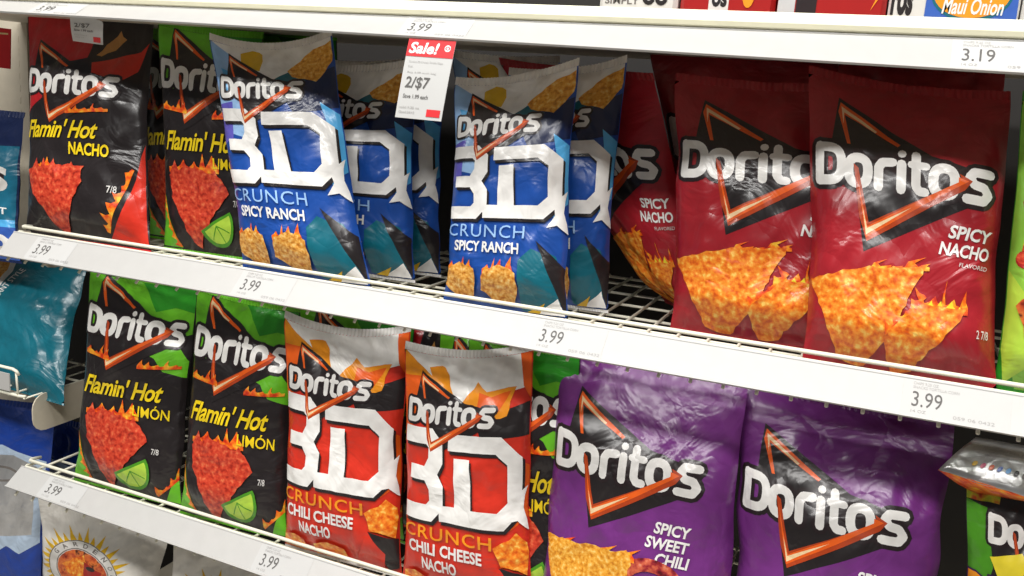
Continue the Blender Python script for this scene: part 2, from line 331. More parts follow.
def design_teal():
    W, H = 20, 30; L = []
    L.append(('chip_gold', tess(rough_edge([(.2, 29.6), (10.2, 29.6), (10, 24), (8.2, 17.5), (6, 12.5), (.2, 9)], .08, 1.2, 3))))
    L.append(('tan', stroke([(1, 27), (5.5, 20)], .5)+stroke([(2, 20), (6.6, 25)], .4)+stroke([(.6, 16), (5, 15.5)], .4)))
    L.append(('white', stroke([(10.2, 29.6), (10, 24), (8.2, 17.5), (6, 12.5), (.2, 9)], .75, caps=False)))
    L.append(('white', xf(text('RESTAURANT STYLE', 0, 0, 13, .8, 0, .01), 1, 7.4, 12.6, rot=1.2)))
    return dict(W=W, H=H, base='teal', layers=L)
def design_bluebag():
    W, H = 20, 30; L = []
    L.append(('petrol', tess([(.2, 21.5), (19.8, 24), (19.8, 8.5), (.2, 8.0)])))
    L.append(('skyblue', tess([(.2, 8.0), (19.8, 8.5), (19.8, 7), (.2, 6.6)])))
    L.append(('dark', xf(text('Tostitos', 0, 0, 24, 7.4, .1, .08), 1, -5.4, 13.6, rot=.02)))
    L.append(('offwhite', xf(text('Tostitos', 0, 0, 24, 7.4, .1, .02), 1, -5.2, 13.8, rot=.02)))
    L.append(('white', text('RESTAURANT', 8.6, 9.6, 18.8, 11.0, 0, .02)))
    L.append(('bluedot', tess([(.2, 6.6), (19.8, 7), (19.8, .2), (.2, .2)]))); L.append(('white', text('ZERO', 9, 1.6, 19.2, 5.6, 0, .1)))
    return dict(W=W, H=H, base='navy', layers=L)
def design_bluewhite():
    W, H = 20, 30; L = []
    L.append(('paleblue', tess([(.2, 25), (5, 25.8), (13, 25.9), (19.6, 24.6), (19.8, 15.8), (17.4, 14.6), (15.6, 15.4), (13.6, 14.2), (10, 15.2), (6, 14.0), (.2, 15)])))
    L.append(('silver', tess([(.2, 24), (15, 25), (18.6, 24), (19, 16.8), (10, 16.0), (.2, 16.4)])))
    L.append(('grey', stroke(arc(13.6, 23, 2.6, .7, 0, 360, 18), .22)+stroke([(12.0, 22.5), (11.6, 20)], .2)))
    L.append(('sky', tess(rough_edge([(2, 4.4), (17, 6), (18, 4.8), (5, 2.6)], .2, 1, 3))))
    return dict(W=W, H=H, base='royal', layers=L)
def design_sun():
    W, H = 22, 31; L = []; cx, cy = 9.7, 17.6
    rays = []
    for i in range(36):
        a = i*math.pi*2/36; r1 = 9.3 if i % 2 else 8.0
        rays.append([(cx+5.8*math.cos(a-.1), cy+5.8*math.sin(a-.1)), (cx+5.8*math.cos(a+.1), cy+5.8*math.sin(a+.1)), (cx+r1*math.cos(a+.05), cy+r1*math.sin(a+.05))])
    L.append(('gold', rays)); L.append(('offwhite', disk(cx, cy, 6.4, n=30))); L.append(('grey', stroke(arc(cx, cy, 6.3, 6.3, 0, 360, 30), .18))); L.append(('grey', stroke(arc(cx, cy, 4.7, 4.7, 0, 360, 30), .18)))
    lt = []
    for i, ch in enumerate('GARDENOFEATIN'):
        a = math.radians(150-i*20); lt += xf(text(ch, -.4, 0, .4, .9, 0, .02), 1, cx+5.1*math.cos(a), cy+5.1*math.sin(a), rot=a-math.pi/2)
    L.append(('grey', lt)); L.append(('meat', disk(cx, cy, 4.5, n=24)))
    L.append(('chip_orange', tess(rough_edge([(cx-3.6, cy+.5), (cx, cy+3.8), (cx+1.5, cy+.2), (cx-1, cy-2.6)], .15, .7, 3))))
    L.append(('brick', tess(rough_edge([(cx+.2, cy+2.4), (cx+3.4, cy+1.2), (cx+3, cy-2.4), (cx+.6, cy-1)], .15, .7, 5)))); L.append(('dark', disk(cx+1.6, cy+1.4, .8, .5)+disk(cx+2.2, cy-.6, .8, .5)))
    L.append(('leaf', text('Tortilla Chips', 3, 8.5, 18, 11.5, .2, .03)))
    return dict(W=W, H=H, base='cream_bag', layers=L)
PAL['cream_bag'] = 'e4e0d8'
DES = dict(red=design_big('red'), purple=design_big('purple'), blue3=design_3d('blue'), orange3=design_3d('orange'), nacho=design_hot('nacho'), limon=design_hot('limon'),
    dina=design_dinamita(), veg=design_veg(), teal=design_teal(), bluebag=design_bluebag(), bluewhite=design_bluewhite(), sun=design_sun())
NX, NY = 40, 56

def clip_axis(poly, ax, v, keep_less):
    out = []; n = len(poly)
    for i in range(n):
        a, b = poly[i], poly[(i+1) % n]; da, db = a[ax]-v, b[ax]-v
        if not keep_less: da, db = -da, -db
        if da <= 0: out.append(a)
        if (da < 0 < db) or (db < 0 < da):
            t = da/(da-db); out.append((a[0]+(b[0]-a[0])*t, a[1]+(b[1]-a[1])*t))
    return out if len(out) >= 3 else None
def union(polys):
    """one clean triangulation of overlapping shapes"""
    vs = []; fs = []
    for q in polys:
        A = sum(q[i][0]*q[(i+1) % len(q)][1]-q[(i+1) % len(q)][0]*q[i][1] for i in range(len(q)))
        if abs(A) < 1e-6: continue
        if A < 0: q = q[::-1]
        b = len(vs); vs += [Vector(p) for p in q]; fs.append(list(range(b, b+len(q))))
    if not fs: return []
    r = delaunay_2d_cdt(vs, [], fs, 1, 1e-5)
    return [[tuple(r[0][i]) for i in f] for f, of in zip(r[2], r[5]) if len(of)]
def clip_all(D):
    """art cut along the pouch grid, coordinates in grid cells; returns vertex list, faces, material keys, layer"""
    W, H = D['W'], D['H']; V = []; Fc = []; mk = []; lay = []; keys = [D['base']]
    for li, (k, polys) in enumerate(D['layers']):
        if k not in keys: keys.append(k)
        ki = keys.index(k)
        for q in union(polys):
            q = [(x/W*NX, y/H*NY) for x, y in q]
            A = sum(q[i][0]*q[(i+1) % len(q)][1]-q[(i+1) % len(q)][0]*q[i][1] for i in range(len(q)))
            if abs(A) < 1e-7: continue
            if A < 0: q = q[::-1]
            for ax, lo, hi in ((0, .3, NX-.3), (1, .05, NY-.05)):
                if q: q = clip_axis(q, ax, hi, True)
                if q: q = clip_axis(q, ax, lo, False)
            if not q: continue
            x0 = int(math.floor(min(p[0] for p in q))); x1 = int(math.ceil(max(p[0] for p in q)))
            rest = q
            for cx in range(x0, x1):
                if rest is None: break
                col = clip_axis(rest, 0, cx+1, True); rest = clip_axis(rest, 0, cx+1, False)
                if not col: continue
                y0 = int(math.floor(min(p[1] for p in col))); y1 = int(math.ceil(max(p[1] for p in col))); r2 = col
                for cy in range(y0, y1):
                    if r2 is None: break
                    c = clip_axis(r2, 1, cy+1, True); r2 = clip_axis(r2, 1, cy+1, False)
                    if not c: continue
                    sk = [(x-cx-(y-cy), y) for x, y in c]            # also cut along the cell's diagonal
                    for side_ in (True, False):
                        h = clip_axis(sk, 0, 0., side_)
                        if h:
                            h = [(a+cx+(y-cy), y) for a, y in h]
                            b = len(V); V += h; Fc.append(list(range(b, b+len(h)))); mk.append(ki); lay += [li]*len(h)
    return np.array(V) if V else np.zeros((0, 2)), Fc, mk, np.array(lay), keys
for D in DES.values(): D['cut'] = clip_all(D)

# ------------------------------------------------------------------ smooth random fields
def field(x, y, seed):
    """value noise in -1..1 on arrays"""
    xi = np.floor(x).astype(np.int64); yi = np.floor(y).astype(np.int64); fx = x-xi; fy = y-yi
    fx = fx*fx*(3-2*fx); fy = fy*fy*(3-2*fy)
    def h(a, b):
        n = (a*374761393+b*668265263+seed*982451653) & 0xffffffff
        n = ((n ^ (n >> 13))*1274126177) & 0xffffffff
        return ((n ^ (n >> 16)) & 0xffff)/32767.5-1
    return (h(xi, yi)*(1-fx)+h(xi+1, yi)*fx)*(1-fy)+(h(xi, yi+1)*(1-fx)+h(xi+1, yi+1)*fx)*fy
def ridge(x, y, s): return 1-2*np.abs(field(x, y, s))
def sstep(a, b, x):
    t = np.clip((x-a)/(b-a), 0, 1); return t*t*(3-2*t)

def mesh_obj(name, V, Fc, mats, mi=None, parent=None, smooth=True, uv=None, normals=None):
    me = bpy.data.meshes.new(name); me.from_pydata([tuple(map(float, v)) for v in V], [], Fc); me.validate() if False else None
    for m in (mats if isinstance(mats, list) else [mats]): me.materials.append(m)
    if mi is not None: me.polygons.foreach_set('material_index', mi)
    me.polygons.foreach_set('use_smooth', [smooth]*len(me.polygons))
    if uv is not None:
        l = me.uv_layers.new(name='UVMap'); li = np.zeros(len(me.loops), dtype=np.int32); me.loops.foreach_get('vertex_index', li)
        l.data.foreach_set('uv', np.asarray(uv)[li].ravel())
    me.update()
    if normals is not None: me.normals_split_custom_set_from_vertices([tuple(n) for n in normals])
    o = bpy.data.objects.new(name, me); C.objects.link(o)
    if parent is not None: o.parent = parent
    return o
def thing(name, label, cat, loc=(0, 0, 0), group=None):
    o = bpy.data.objects.new(name, None); C.objects.link(o); o.location = loc; o.empty_display_size = .05
    o['label'] = label; o['category'] = cat
    if group: o['group'] = group
    return o
def tag(o, label, cat, group=None):
    o['label'] = label; o['category'] = cat
    if group: o['group'] = group
    return o

# shelves: front rail heights (slightly out of level, as in the photo)
SH = {'top': (.0048, .4386), 'mid': (.0054, .0050), 'low': (-.0145, -.5190), 'base': (0, -.93)}
DECK = .025
def zdeck(s, X): a, b = SH[s]; return a*X+b-DECK
def xline(s, px, y):                   # X of the point of shelf deck line (depth y) seen in photo column px
    lo, hi = -6., 3.
    for _ in range(60):
        m = (lo+hi)/2
        if proj((m, y, zdeck(s, m)))[0] < px: lo = m
        else: hi = m
    return (lo+hi)/2

def pouch(design, label, group, shelf, bl, br, tl, tr, yb=.045, yt=.085, thick=.042, sag=.006, seed=0, twist=0, back=.03, crump=1.0, kind='chip_bag', fold=0, seal=None, zb=None, slump=0):
    D = DES[design]; rs = random.Random(seed)
    def foot(px, y):
        if isinstance(px, tuple): return at(px[0], px[1], y)
        X = xline(shelf, px, y); return np.array([X, y, (zdeck(shelf, X) if zb is None else zb)+.0045])
    yb = max(.013 if shelf == 'low' else .02, yb-.033) if shelf != 'base' else yb; tb = twist*(.3 if twist < 0 else 1); BL, BR = foot(bl, yb+tb), foot(br, yb-tb); TL, TR = at(tl[0], tl[1], yt+twist), at(tr[0], tr[1], yt-twist)
    root_loc = (BL+BR)/2; root_loc[2] -= .0045
    u = np.linspace(0, 1, NX+1)[None, :]*np.ones((NY+1, 1)); v = np.linspace(0, 1, NY+1)[:, None]*np.ones((1, NX+1))
    Wm = (np.linalg.norm(BR-BL)+np.linalg.norm(TR-TL))/2; Hm = (np.linalg.norm(TL-BL)+np.linalg.norm(TR-BR))/2
    SEAL = .013/Hm
    P = (BL[None, None]*((1-u)*(1-v))[..., None]+BR[None, None]*(u*(1-v))[..., None]+TL[None, None]*((1-u)*v)[..., None]+TR[None, None]*(u*v)[..., None])
    side = (BR-BL)/np.linalg.norm(BR-BL); up = ((TL+TR)-(BL+BR)); up /= np.linalg.norm(up)
    nrm = np.cross(side, up); nrm /= np.linalg.norm(nrm)          # towards the aisle
    gv = sstep(0, .17, v)**.7*(1-sstep(.55, 1.0, v)**1.3)
    gu = np.clip(1-np.abs(2*u-1)**2.6, 0, 1)**.62
    B = thick*gu*gv*(1+.12*field(u*2.2+seed, v*2.5, seed))
    pin = .032*Wm*gv*(1+.5*field(v*7, u*0+3.3, seed+5))*(2*u-1)*-1*np.abs(2*u-1)**3
    e = np.minimum(1, np.minimum(u, 1-u)*9)
    s1, s2 = seed*1.7+3, seed*.9+11
    wr = .0042*ridge(u*9+.8*field(u*3, v*3, seed+9), v*1.6+s1, seed+1)*(np.exp(-v/.16)+np.exp(-(1-v)/.22))
    ang = (u-.5)*.9
    wr += .0042*field((u+ang*(v-.5))*4+s1, v*5+s2, seed+2)
    wr += .0024*ridge((u+v*.7)*5+s2, (v-u*.5)*6, seed+3)*(.4+.6*np.clip(field(u*2, v*2.4+s1, seed+4)+.3, 0, 1))
    wr += .0016*ridge((u-v*.9)*9+s2, (v+u*.4)*8, seed+6)
    wr *= crump
    topm = np.exp(-(1-v)/.2)
    sg = sag*(1-(2*u-1)**2)*topm
    fb = fold*topm*(1-.4*np.abs(2*u-1))                            # crown leaning back into the shelf
    P = P+nrm*(B+wr*np.minimum(1, e+.25)*sstep(0, .06, v)*sstep(0, .04, 1-v))[..., None]+side*pin[..., None]-up*sg[..., None]-nrm*(fb+.0035*field(u*5, v*0+2.2, seed+7)*topm)[..., None]
    Fr = P
    # smooth normals of the front
    du = np.gradient(Fr, axis=1); dv = np.gradient(Fr, axis=0); N = np.cross(du, dv); N /= np.linalg.norm(N, axis=2, keepdims=True)+1e-12
    # back surface shares the rim
    bk = (P*0)+Fr; cen = Fr-nrm*(B+wr*np.minimum(1, e+.25)*sstep(0, .06, v)*sstep(0, .04, 1-v))[..., None]
    bk = Fr-nrm*(np.maximum(B, 0)+back*gu*gv+.0008*np.minimum(1, e))[..., None]; bk[0] = Fr[0]; bk[-1] = Fr[-1]; bk[:, 0] = Fr[:, 0]; bk[:, -1] = Fr[:, -1]
    o0 = root_loc
    nx1 = NX+1; V = [p for p in (Fr.reshape(-1, 3)-o0)]; Ns = [n for n in N.reshape(-1, 3)]
    UV = list(np.stack([u*Wm, v*Hm], -1).reshape(-1, 2)); Fc = []; mi = []
    for j in range(NY):
        for i in range(NX):
            a = j*nx1+i; Fc += [[a, a+1, a+nx1+1], [a, a+nx1+1, a+nx1]]; mi += [0, 0]
    bi = {}
    for j in range(1, NY, 1):
        for i in range(1, NX): bi[(i, j)] = len(V); V.append(bk[j, i]-o0); Ns.append(-N[j, i]); UV.append((u[j, i]*Wm, v[j, i]*Hm))
    gi = lambda i, j: bi.get((i, j), j*nx1+i)
    for j in range(NY):
        for i in range(NX): Fc.append([gi(i, j), gi(i, j+1), gi(i+1, j+1), gi(i+1, j)]); mi.append(0)
    cv, cf, cm, cl, keys = D['cut']
    if len(cv):
        ix = np.clip(np.floor(cv[:, 0]).astype(int), 0, NX-1); iy = np.clip(np.floor(cv[:, 1]).astype(int), 0, NY-1)
        fx = (cv[:, 0]-ix)[:, None]; fy = (cv[:, 1]-iy)[:, None]
        bil = lambda A: np.where(fy <= fx, A[iy, ix]*(1-fx)+A[iy, ix+1]*(fx-fy)+A[iy+1, ix+1]*fy, A[iy, ix]*(1-fy)+A[iy+1, ix]*(fy-fx)+A[iy+1, ix+1]*fx)
        n_ = bil(N); n_ /= np.linalg.norm(n_, axis=1, keepdims=True)
        p_ = bil(Fr)+n_*(.0003+.00013*cl)[:, None]-o0
        b0 = len(V); V += list(p_); Ns += list(n_); UV += list(np.stack([cv[:, 0]/NX*Wm, cv[:, 1]/NY*Hm], -1))
        Fc += [[k+b0 for k in f] for f in cf]; mi += list(cm)
    r = thing(kind, label, 'chips bag', tuple(o0), group)
    mats = [pm(k) for k in keys]
    mesh_obj('pouch', V, Fc, mats, mi, r, True, UV, Ns)
    # crimped seals
    scol = pm({'blue3': 'white3d', 'orange3': 'white3d', 'limon': 'green', 'nacho': 'redtop', 'dina': 'silver'}.get(design, keys[0]))
    for nm, row, dr in (('top_seal', Fr[-1], 1), ('bottom_seal', Fr[0], -1)):
        n = 72; hh = .012 if dr > 0 else .004; V = []; Fc = []; UV = []
        for k in range(n+1):
            t = k/n*NX; i = min(int(t), NX-1); p = row[i]*(1-(t-i))+row[i+1]*(t-i)
            z = .0005*(1 if k % 2 else -1)
            lean = nrm*(-.25*hh*(dr > 0))
            ser = hh+(.0005 if (k % 2 and dr > 0) else 0)
            for side_ in (0, 1):
                off = nrm*(z+(.0006 if side_ == 0 else -.0006))
                V += [p-up*dr*.001+off-o0, p+up*dr*ser+lean*1.+off-o0]
                UV += [(k/n*Wm, 0), (k/n*Wm, .012)]
        for k in range(n):
            a = 4*k; b = a+4
            Fc += [[a, b, b+1, a+1], [a+2, a+3, b+3, b+2], [a+1, b+1, b+3, a+3], [a, a+2, b+2, b]]
        Fc += [[0, 1, 3, 2], [4*n, 4*n+2, 4*n+3, 4*n+1]]
        mesh_obj(nm, V, Fc, scol, None, r, False, UV)
    return r, Fr, nrm, up, side

# ------------------------------------------------------------------ shelving
wire_m = hard('cream_enamel', 'efecd9', .35); strip_m = hard('white_plastic', 'c0bfbc', .35, var=.02); steel_m = hard('beige_steel', 'd2c8b4', .45)
ink = hard('grey_ink', '5c5a58', .6); faint = hard('faint_ink', 'a8a6a4', .6); paper = hard('label_paper', 'c6c6c4', .55, var=.01); redp = hard('red_print', 'd9242c', .5)
def tube(V, Fc, pts, r, n=8):
    pts = [Vector(p) for p in pts]; b = len(V)
    for i, p in enumerate(pts):
        d = ((pts[min(i+1, len(pts)-1)]-pts[max(i-1, 0)])).normalized(); a = d.cross(Vector((0, 0, 1)))
        if a.length < .05: a = d.cross(Vector((0, 1, 0)))
        a.normalize(); c = a.cross(d)
        for k in range(n):
            t = k*2*math.pi/n; V.append(p+a*r*math.cos(t)+c*r*math.sin(t))
    for i in range(len(pts)-1):
        for k in range(n): Fc.append([b+i*n+k, b+i*n+(k+1) % n, b+(i+1)*n+(k+1) % n, b+(i+1)*n+k])
    Fc.append([b+k for k in range(n)][::-1]); Fc.append([b+(len(pts)-1)*n+k for k in range(n)])
def extrude_x(prof, x0, x1, zf, nseg=2):
    V = []; Fc = []; n = len(prof)
    for s in range(nseg+1):
        X = x0+(x1-x0)*s/nseg
        V += [(X, y, z+zf(X)) for y, z in prof]
    for s in range(nseg):
        for k in range(n): Fc.append([s*n+k, (s+1)*n+k, (s+1)*n+(k+1) % n, s*n+(k+1) % n])
    Fc.append(list(range(n))); Fc.append([nseg*n+k for k in range(n)][::-1])
    return V, Fc
def box_vf(x0, x1, y0, y1, z0, z1):
    V = [(x, y, z) for x in (x0, x1) for y in (y0, y1) for z in (z0, z1)]
    return V, [[0, 1, 3, 2], [4, 6, 7, 5], [0, 4, 5, 1], [2, 3, 7, 6], [0, 2, 6, 4], [1, 5, 7, 3]]
def join_vf(parts):
    V, Fc = [], []
    for v, f in parts:
        b = len(V); V += list(v); Fc += [[b+i for i in q] for q in f]
    return V, Fc
DEPTH = .48
def flat_on(polys, fn, off, parent, name, mat, thick=.0):
    V = []; Fc = []
    for q in union(polys):
        b = len(V); V += [fn(x, y, off) for x, y in q]; Fc.append(list(range(b, b+len(q))))
    return mesh_obj(name, V, Fc, mat, None, parent, False)

def shelf(key, label, x0, x1, tags, sl=None, drop=.046, out=.040):
    a, b = SH[key]; zf = lambda X: a*X; zb_, = (b,)
    r = thing('wire_shelf', label, 'shelf', (0, 0, b-DECK)); q = b-(b-DECK)        # local z of the rail line
    sa, sb = sl if sl else (a, b-.051); nose = key != 'top'
    # rails
    for nm, yy, zz, rr in (('front_rail', 0, -.003, .0034), ('lower_rail', -.011, -.0125, .0028)):
        V, Fc = [], []
        pts = [(x0, yy+.03, q+zz+zf(x0)-.004), (x0, yy+.006, q+zz+zf(x0))] + [(x0+.004+(x1-x0-.008)*i/12, yy, q+zz+zf(x0+(x1-x0)*i/12)) for i in range(13)] + [(x1, yy+.006, q+zz+zf(x1)), (x1, yy+.03, q+zz+zf(x1)-.004)]
        tube(V, Fc, pts, rr); mesh_obj(nm, V, Fc, wire_m, None, r)
    # deck wires
    V, Fc = [], []; n = int((x1-x0)/.046)
    for i in range(n+1):
        X = x0+.008+(x1-x0-.016)*i/n; z = -.002+zf(X)
        tube(V, Fc, [(X, DEPTH, z), (X, .006, z), (X, -.008, z-.004), (X, -.042, z-.037)] if nose else [(X, DEPTH, z), (X, -.002, z)], .0026, 6)
    mesh_obj('wire_deck', V, Fc, wire_m, None, r)
    V, Fc = [], []
    for yy in (.02, .075, .15, .24, .33, .42, DEPTH):
        tube(V, Fc, [(x0, yy, -.0055+zf(x0)), (x1, yy, -.0055+zf(x1))], .0026, 6)
    mesh_obj('cross_bars', V, Fc, wire_m, None, r)
    # ticket strip: a thin channel leaning out to the aisle
    y0, z0 = -.0125, q-.0125; y1 = -.054
    za = lambda X: (z0+a*X, q+sa*X+(sb-b))                          # top and bottom height at X
    def st(X, t, off=0.):                                            # t: 0 top edge .. 1 bottom edge
        zt, zb2 = za(X); d = Vector((0, y1-y0, zb2-zt)).normalized(); nn = Vector((0, d.z, -d.y))
        if nn.y > 0: nn = -nn
        return Vector((X, y0+(y1-y0)*t, zt+(zb2-zt)*t))+nn*off
    V, Fc = [], []; N_ = 40
    cross = [(0, -.001), (0, .0022), (.03, .0022), (.05, .0012), (.93, .0012), (.95, .0026), (1, .0026), (1, -.001)]
    for s in range(N_+1):
        X = x0-.004+(x1-x0+.008)*s/N_
        V += [st(X, t, o) for t, o in cross]
    m_ = len(cross)
    for s in range(N_):
        for k in range(m_): Fc.append([s*m_+k, s*m_+(k+1) % m_, (s+1)*m_+(k+1) % m_, (s+1)*m_+k])
    Fc.append(list(range(m_))[::-1]); Fc.append([N_*m_+k for k in range(m_)])
    strip = mesh_obj('ticket_strip', V, Fc, strip_m, None, r, False)
    for (px, price, w, ex) in tags:
        # X of the ticket from its photo column, measured on the strip
        lo, hi = -3., 1.5
        for _ in range(50):
            mm = (lo+hi)/2; p = st(mm, .5); lo, hi = (mm, hi) if proj((p.x, p.y, p.z+b-DECK))[0] < px else (lo, mm)
        X = lo; L_ = (y0-y1)*1.3
        fn = lambda x, y, o: st(X+x, 1-y, o)
        t = flat_on([[(-.012, .06), (w, .06), (w, .94), (-.012, .94)]], fn, .0016, strip, 'price_ticket', paper)
        flat_on(text(price, 0, .28, .036, .66, 0, .0), fn, .0019, t, 'price_print', ink)
        for tx, a0, b0, a1, b1 in (('CHIPS 9.25 OZ', 0, .83, .03, .9), ('SNACKS TORTILLA CORN', 0, .73, .055, .8), ('14 OZ', 0, .13, .018, .2), ('059 06 0432', .05, .12, .098, .2)):
            flat_on(text(tx, a0, b0, a1, b1, 0, 0), fn, .0019, t, 'small_print', faint)
        if ex:
            pass
    return r, st

midshelf, st_mid = shelf('mid', 'middle wire shelf with long white ticket strip holding blue and dark red chip bags', xline('mid', 22, 0), .62,
    [(36, '3.99', .09, 0), (243, '3.99', .1, 0), (541, '3.99', .1, 0), (912, '3.99', .115, 0)], sl=(.0048, -.0495))
lowshelf, st_low = shelf('low', 'lowest visible wire shelf with white ticket strip holding purple and orange chip bags', xline('low', 29, 0), .62,
    [(48, '3.99', .09, 0), (262, '3.99', .1, 0), (700, '3.99', .1, 0)], sl=(-.0311, -.5875))
topshelf, st_top = shelf('top', 'top wire shelf with wide white ticket strip along the upper edge', -1.9, .62,
    [(40, '3.99', .1, 0), (410, '3.99', .1, 0), (962, '3.19', .12, 0)], sl=(-.0059, .3868))
# painted steel lip over the top shelf strip
V, Fc = extrude_x([(.004, DECK+.000), (.004, DECK+.012), (-.004, DECK+.013), (-.008, DECK+.006), (-.016, DECK+.004), (-.019, DECK-.002), (-.018, DECK-.008), (-.0135, DECK-.010), (-.0125, DECK-.018), (-.006, DECK-.018)], -1.9, .62, lambda X: .0048*X, 8)
mesh_obj('steel_lip', V, Fc, hard('cream_paint', 'e6e2c6', .3), None, topshelf, False)
V, Fc = extrude_x([(.0, -.008), (DEPTH, -.008), (DEPTH, -.002), (0, -.002)], -1.9, .62, lambda X: .0048*X, 2)
mesh_obj('steel_tray', V, Fc, steel_m, None, topshelf, False)
V, Fc = join_vf([box_vf(-1.6, .62, -.02, DEPTH, -.04, -.005), box_vf(-1.6, .62, -.03, -.018, -.06, .01)])
o = mesh_obj('base_shelf', V, Fc, steel_m, None, None, False); o.location.z = SH['base'][1]-DECK+.004; tag(o, 'beige bottom deck of the rack under the cream sun chip bags', 'shelf')

# setting
def struct(name, V, Fc, m): o = mesh_obj(name, V, Fc, m, None, None, False); o['kind'] = 'structure'; return o
V, Fc = box_vf(-4.2, .7, .60, .63, -1.36, 1.3); struct('wall_back', V, Fc, hard('peg_board_shade', '24211f', .6))  # near-black board colour stands in for the shade deep behind the bags
V, Fc = box_vf(-4.2, 3.5, -3.5, .65, -1.40, -1.36); struct('floor', V, Fc, hard('floor_tile', 'aaa59c', .25, scale=6))
V, Fc = box_vf(.70, .73, .0, .63, -1.36, 1.3); struct('wall_right', V, Fc, hard('end_panel', 'b9b09c', .5))

# lights
def area(name, loc, sx, sy, e, col=(1, .98, .95), rot=(0, 0, 0)):
    l = bpy.data.lights.new(name, 'AREA'); l.shape = 'RECTANGLE'; l.size = sx; l.size_y = sy; l.energy = e; l.color = col
    o = bpy.data.objects.new(name, l); C.objects.link(o); o.location = loc; o.rotation_euler = rot; return o
area('ceiling_lamp', (-.6, -.85, 2.3), 4.2, .35, 92)
area('ceiling_lamp', (-.6, -2.2, 2.3), 4.2, .4, 150)
w = bpy.data.worlds.new('store'); bpy.context.scene.world = w; w.use_nodes = True
w.node_tree.nodes['Background'].inputs[0].default_value = (1, .985, .96, 1); w.node_tree.nodes['Background'].inputs[1].default_value = .09
vs = bpy.context.scene.view_settings; vs.view_transform = 'Standard'; vs.look = 'None'; vs.exposure = -.12; vs.gamma = 1
# ------------------------------------------------------------------ the bags
def bag(*a, **k): return pouch(*a, **k)[0]
GH, G3, GR, GL, GO, GP = ('flamin hot bags on the middle shelf', 'blue 3D crunch bags on the middle shelf', 'dark red spicy nacho bags on the middle shelf',
    'green and black limon bags on the low shelf', 'orange 3D crunch bags on the low shelf', 'purple sweet chili bags on the low shelf')
# middle shelf, left to right
bag('nacho', "black and red bag reading Flamin' Hot Nacho at the left end of the middle shelf", GH, 'mid', 26, 151, (27, 13), (153, 20), seed=1, sag=.004, yb=.065, yt=.10, twist=-.03, thick=.03)
bag('limon', 'green topped black bag between the red nacho bag and leftmost blue 3D bag', GH, 'mid', 164, 266, (158, 24), (262, 38), seed=2, yb=.13, yt=.14, twist=-.03, thick=.026)
bag('limon', 'mostly hidden black bag, a dark sliver showing right of the Flamin\' Hot Nacho bag', GH, 'mid', 150, 240, (128, 34), (232, 26), seed=3, yb=.20, yt=.21, thick=.03)
bag('limon', 'shaded dark green bag top behind and above the leftmost blue 3D bag', GH, 'mid', 250, 352, (222, 26), (336, 40), seed=4, yb=.25, yt=.27)
bag('blue3', 'leftmost blue 3D Crunch Spicy Ranch bag, tilted with a raised white top corner', G3, 'mid', 243, 372, (209, 39), (332, 35), seed=5, yb=.06, yt=.075, thick=.034, twist=-.025, sag=.022)
bag('blue3', 'blue 3D bag right behind the leftmost one, its chip picture left of the sale tag', G3, 'mid', 298, 415, (302, 66), (418, 64), seed=6, yb=.16, yt=.17, twist=-.02, thick=.032, sag=.012)
bag('blue3', 'blue 3D bag showing only a narrow strip under the red and white sale tag', G3, 'mid', 335, 441, (330, 66), (447, 56), seed=7, yb=.235, yt=.24, twist=-.02, thick=.03, sag=.01)
bag('blue3', 'front blue 3D bag right of the sale tag with CRUNCH SPICY RANCH fully readable', G3, 'mid', 443, 568, (455, 84), (579, 65), seed=8, yb=.06, yt=.09, thick=.036, twist=-.018, sag=.012)
bag('blue3', 'blue 3D bag peeking out right of the fully readable one, beside the bare wire deck', G3, 'mid', 511, 608, (508, 74), (627, 62), seed=9, yb=.16, yt=.18, twist=-.018, thick=.032, sag=.012)
bag('blue3', 'shaded blue 3D bag deep behind the fully readable one', G3, 'mid', 478, 590, (452, 56), (560, 62), seed=10, yb=.29, yt=.30, thick=.03)
bag('red', 'leftmost dark red Spicy Nacho bag, half hidden and leaning beside the bare wire deck', GR, 'mid', 664, 714, (500, 64), (655, 80), seed=11, yb=.27, yt=.25, thick=.035, twist=.04)
bag('red', 'middle dark red Spicy Nacho bag with a crumpled top, partly covered by its right neighbour', GR, 'mid', 670, 866, (672, 76), (878, 86), seed=12, yb=.125, yt=.165, thick=.045, fold=.04)
bag('red', 'rightmost dark red Spicy Nacho bag with both chips and the flavour name in full view', GR, 'mid', 802, 996, (808, 68), (1014, 94), seed=13, yb=.06, yt=.12, thick=.05, fold=.045)
bag('red', 'shaded dark red bag top behind the middle Spicy Nacho bag', GR, 'mid', 690, 850, (650, 52), (838, 62), seed=14, yb=.30, yt=.31)
bag('red', 'shaded dark red bag top behind the rightmost Spicy Nacho bag', GR, 'mid', 840, 985, (838, 62), (1005, 74), seed=15, yb=.28, yt=.30)
bag('veg', 'bright green and yellow bag with pictured peppers at the right end of the middle shelf', None, 'mid', 992, 1120, (1022, 100), (1160, 110), seed=16, yb=.07, yt=.09)
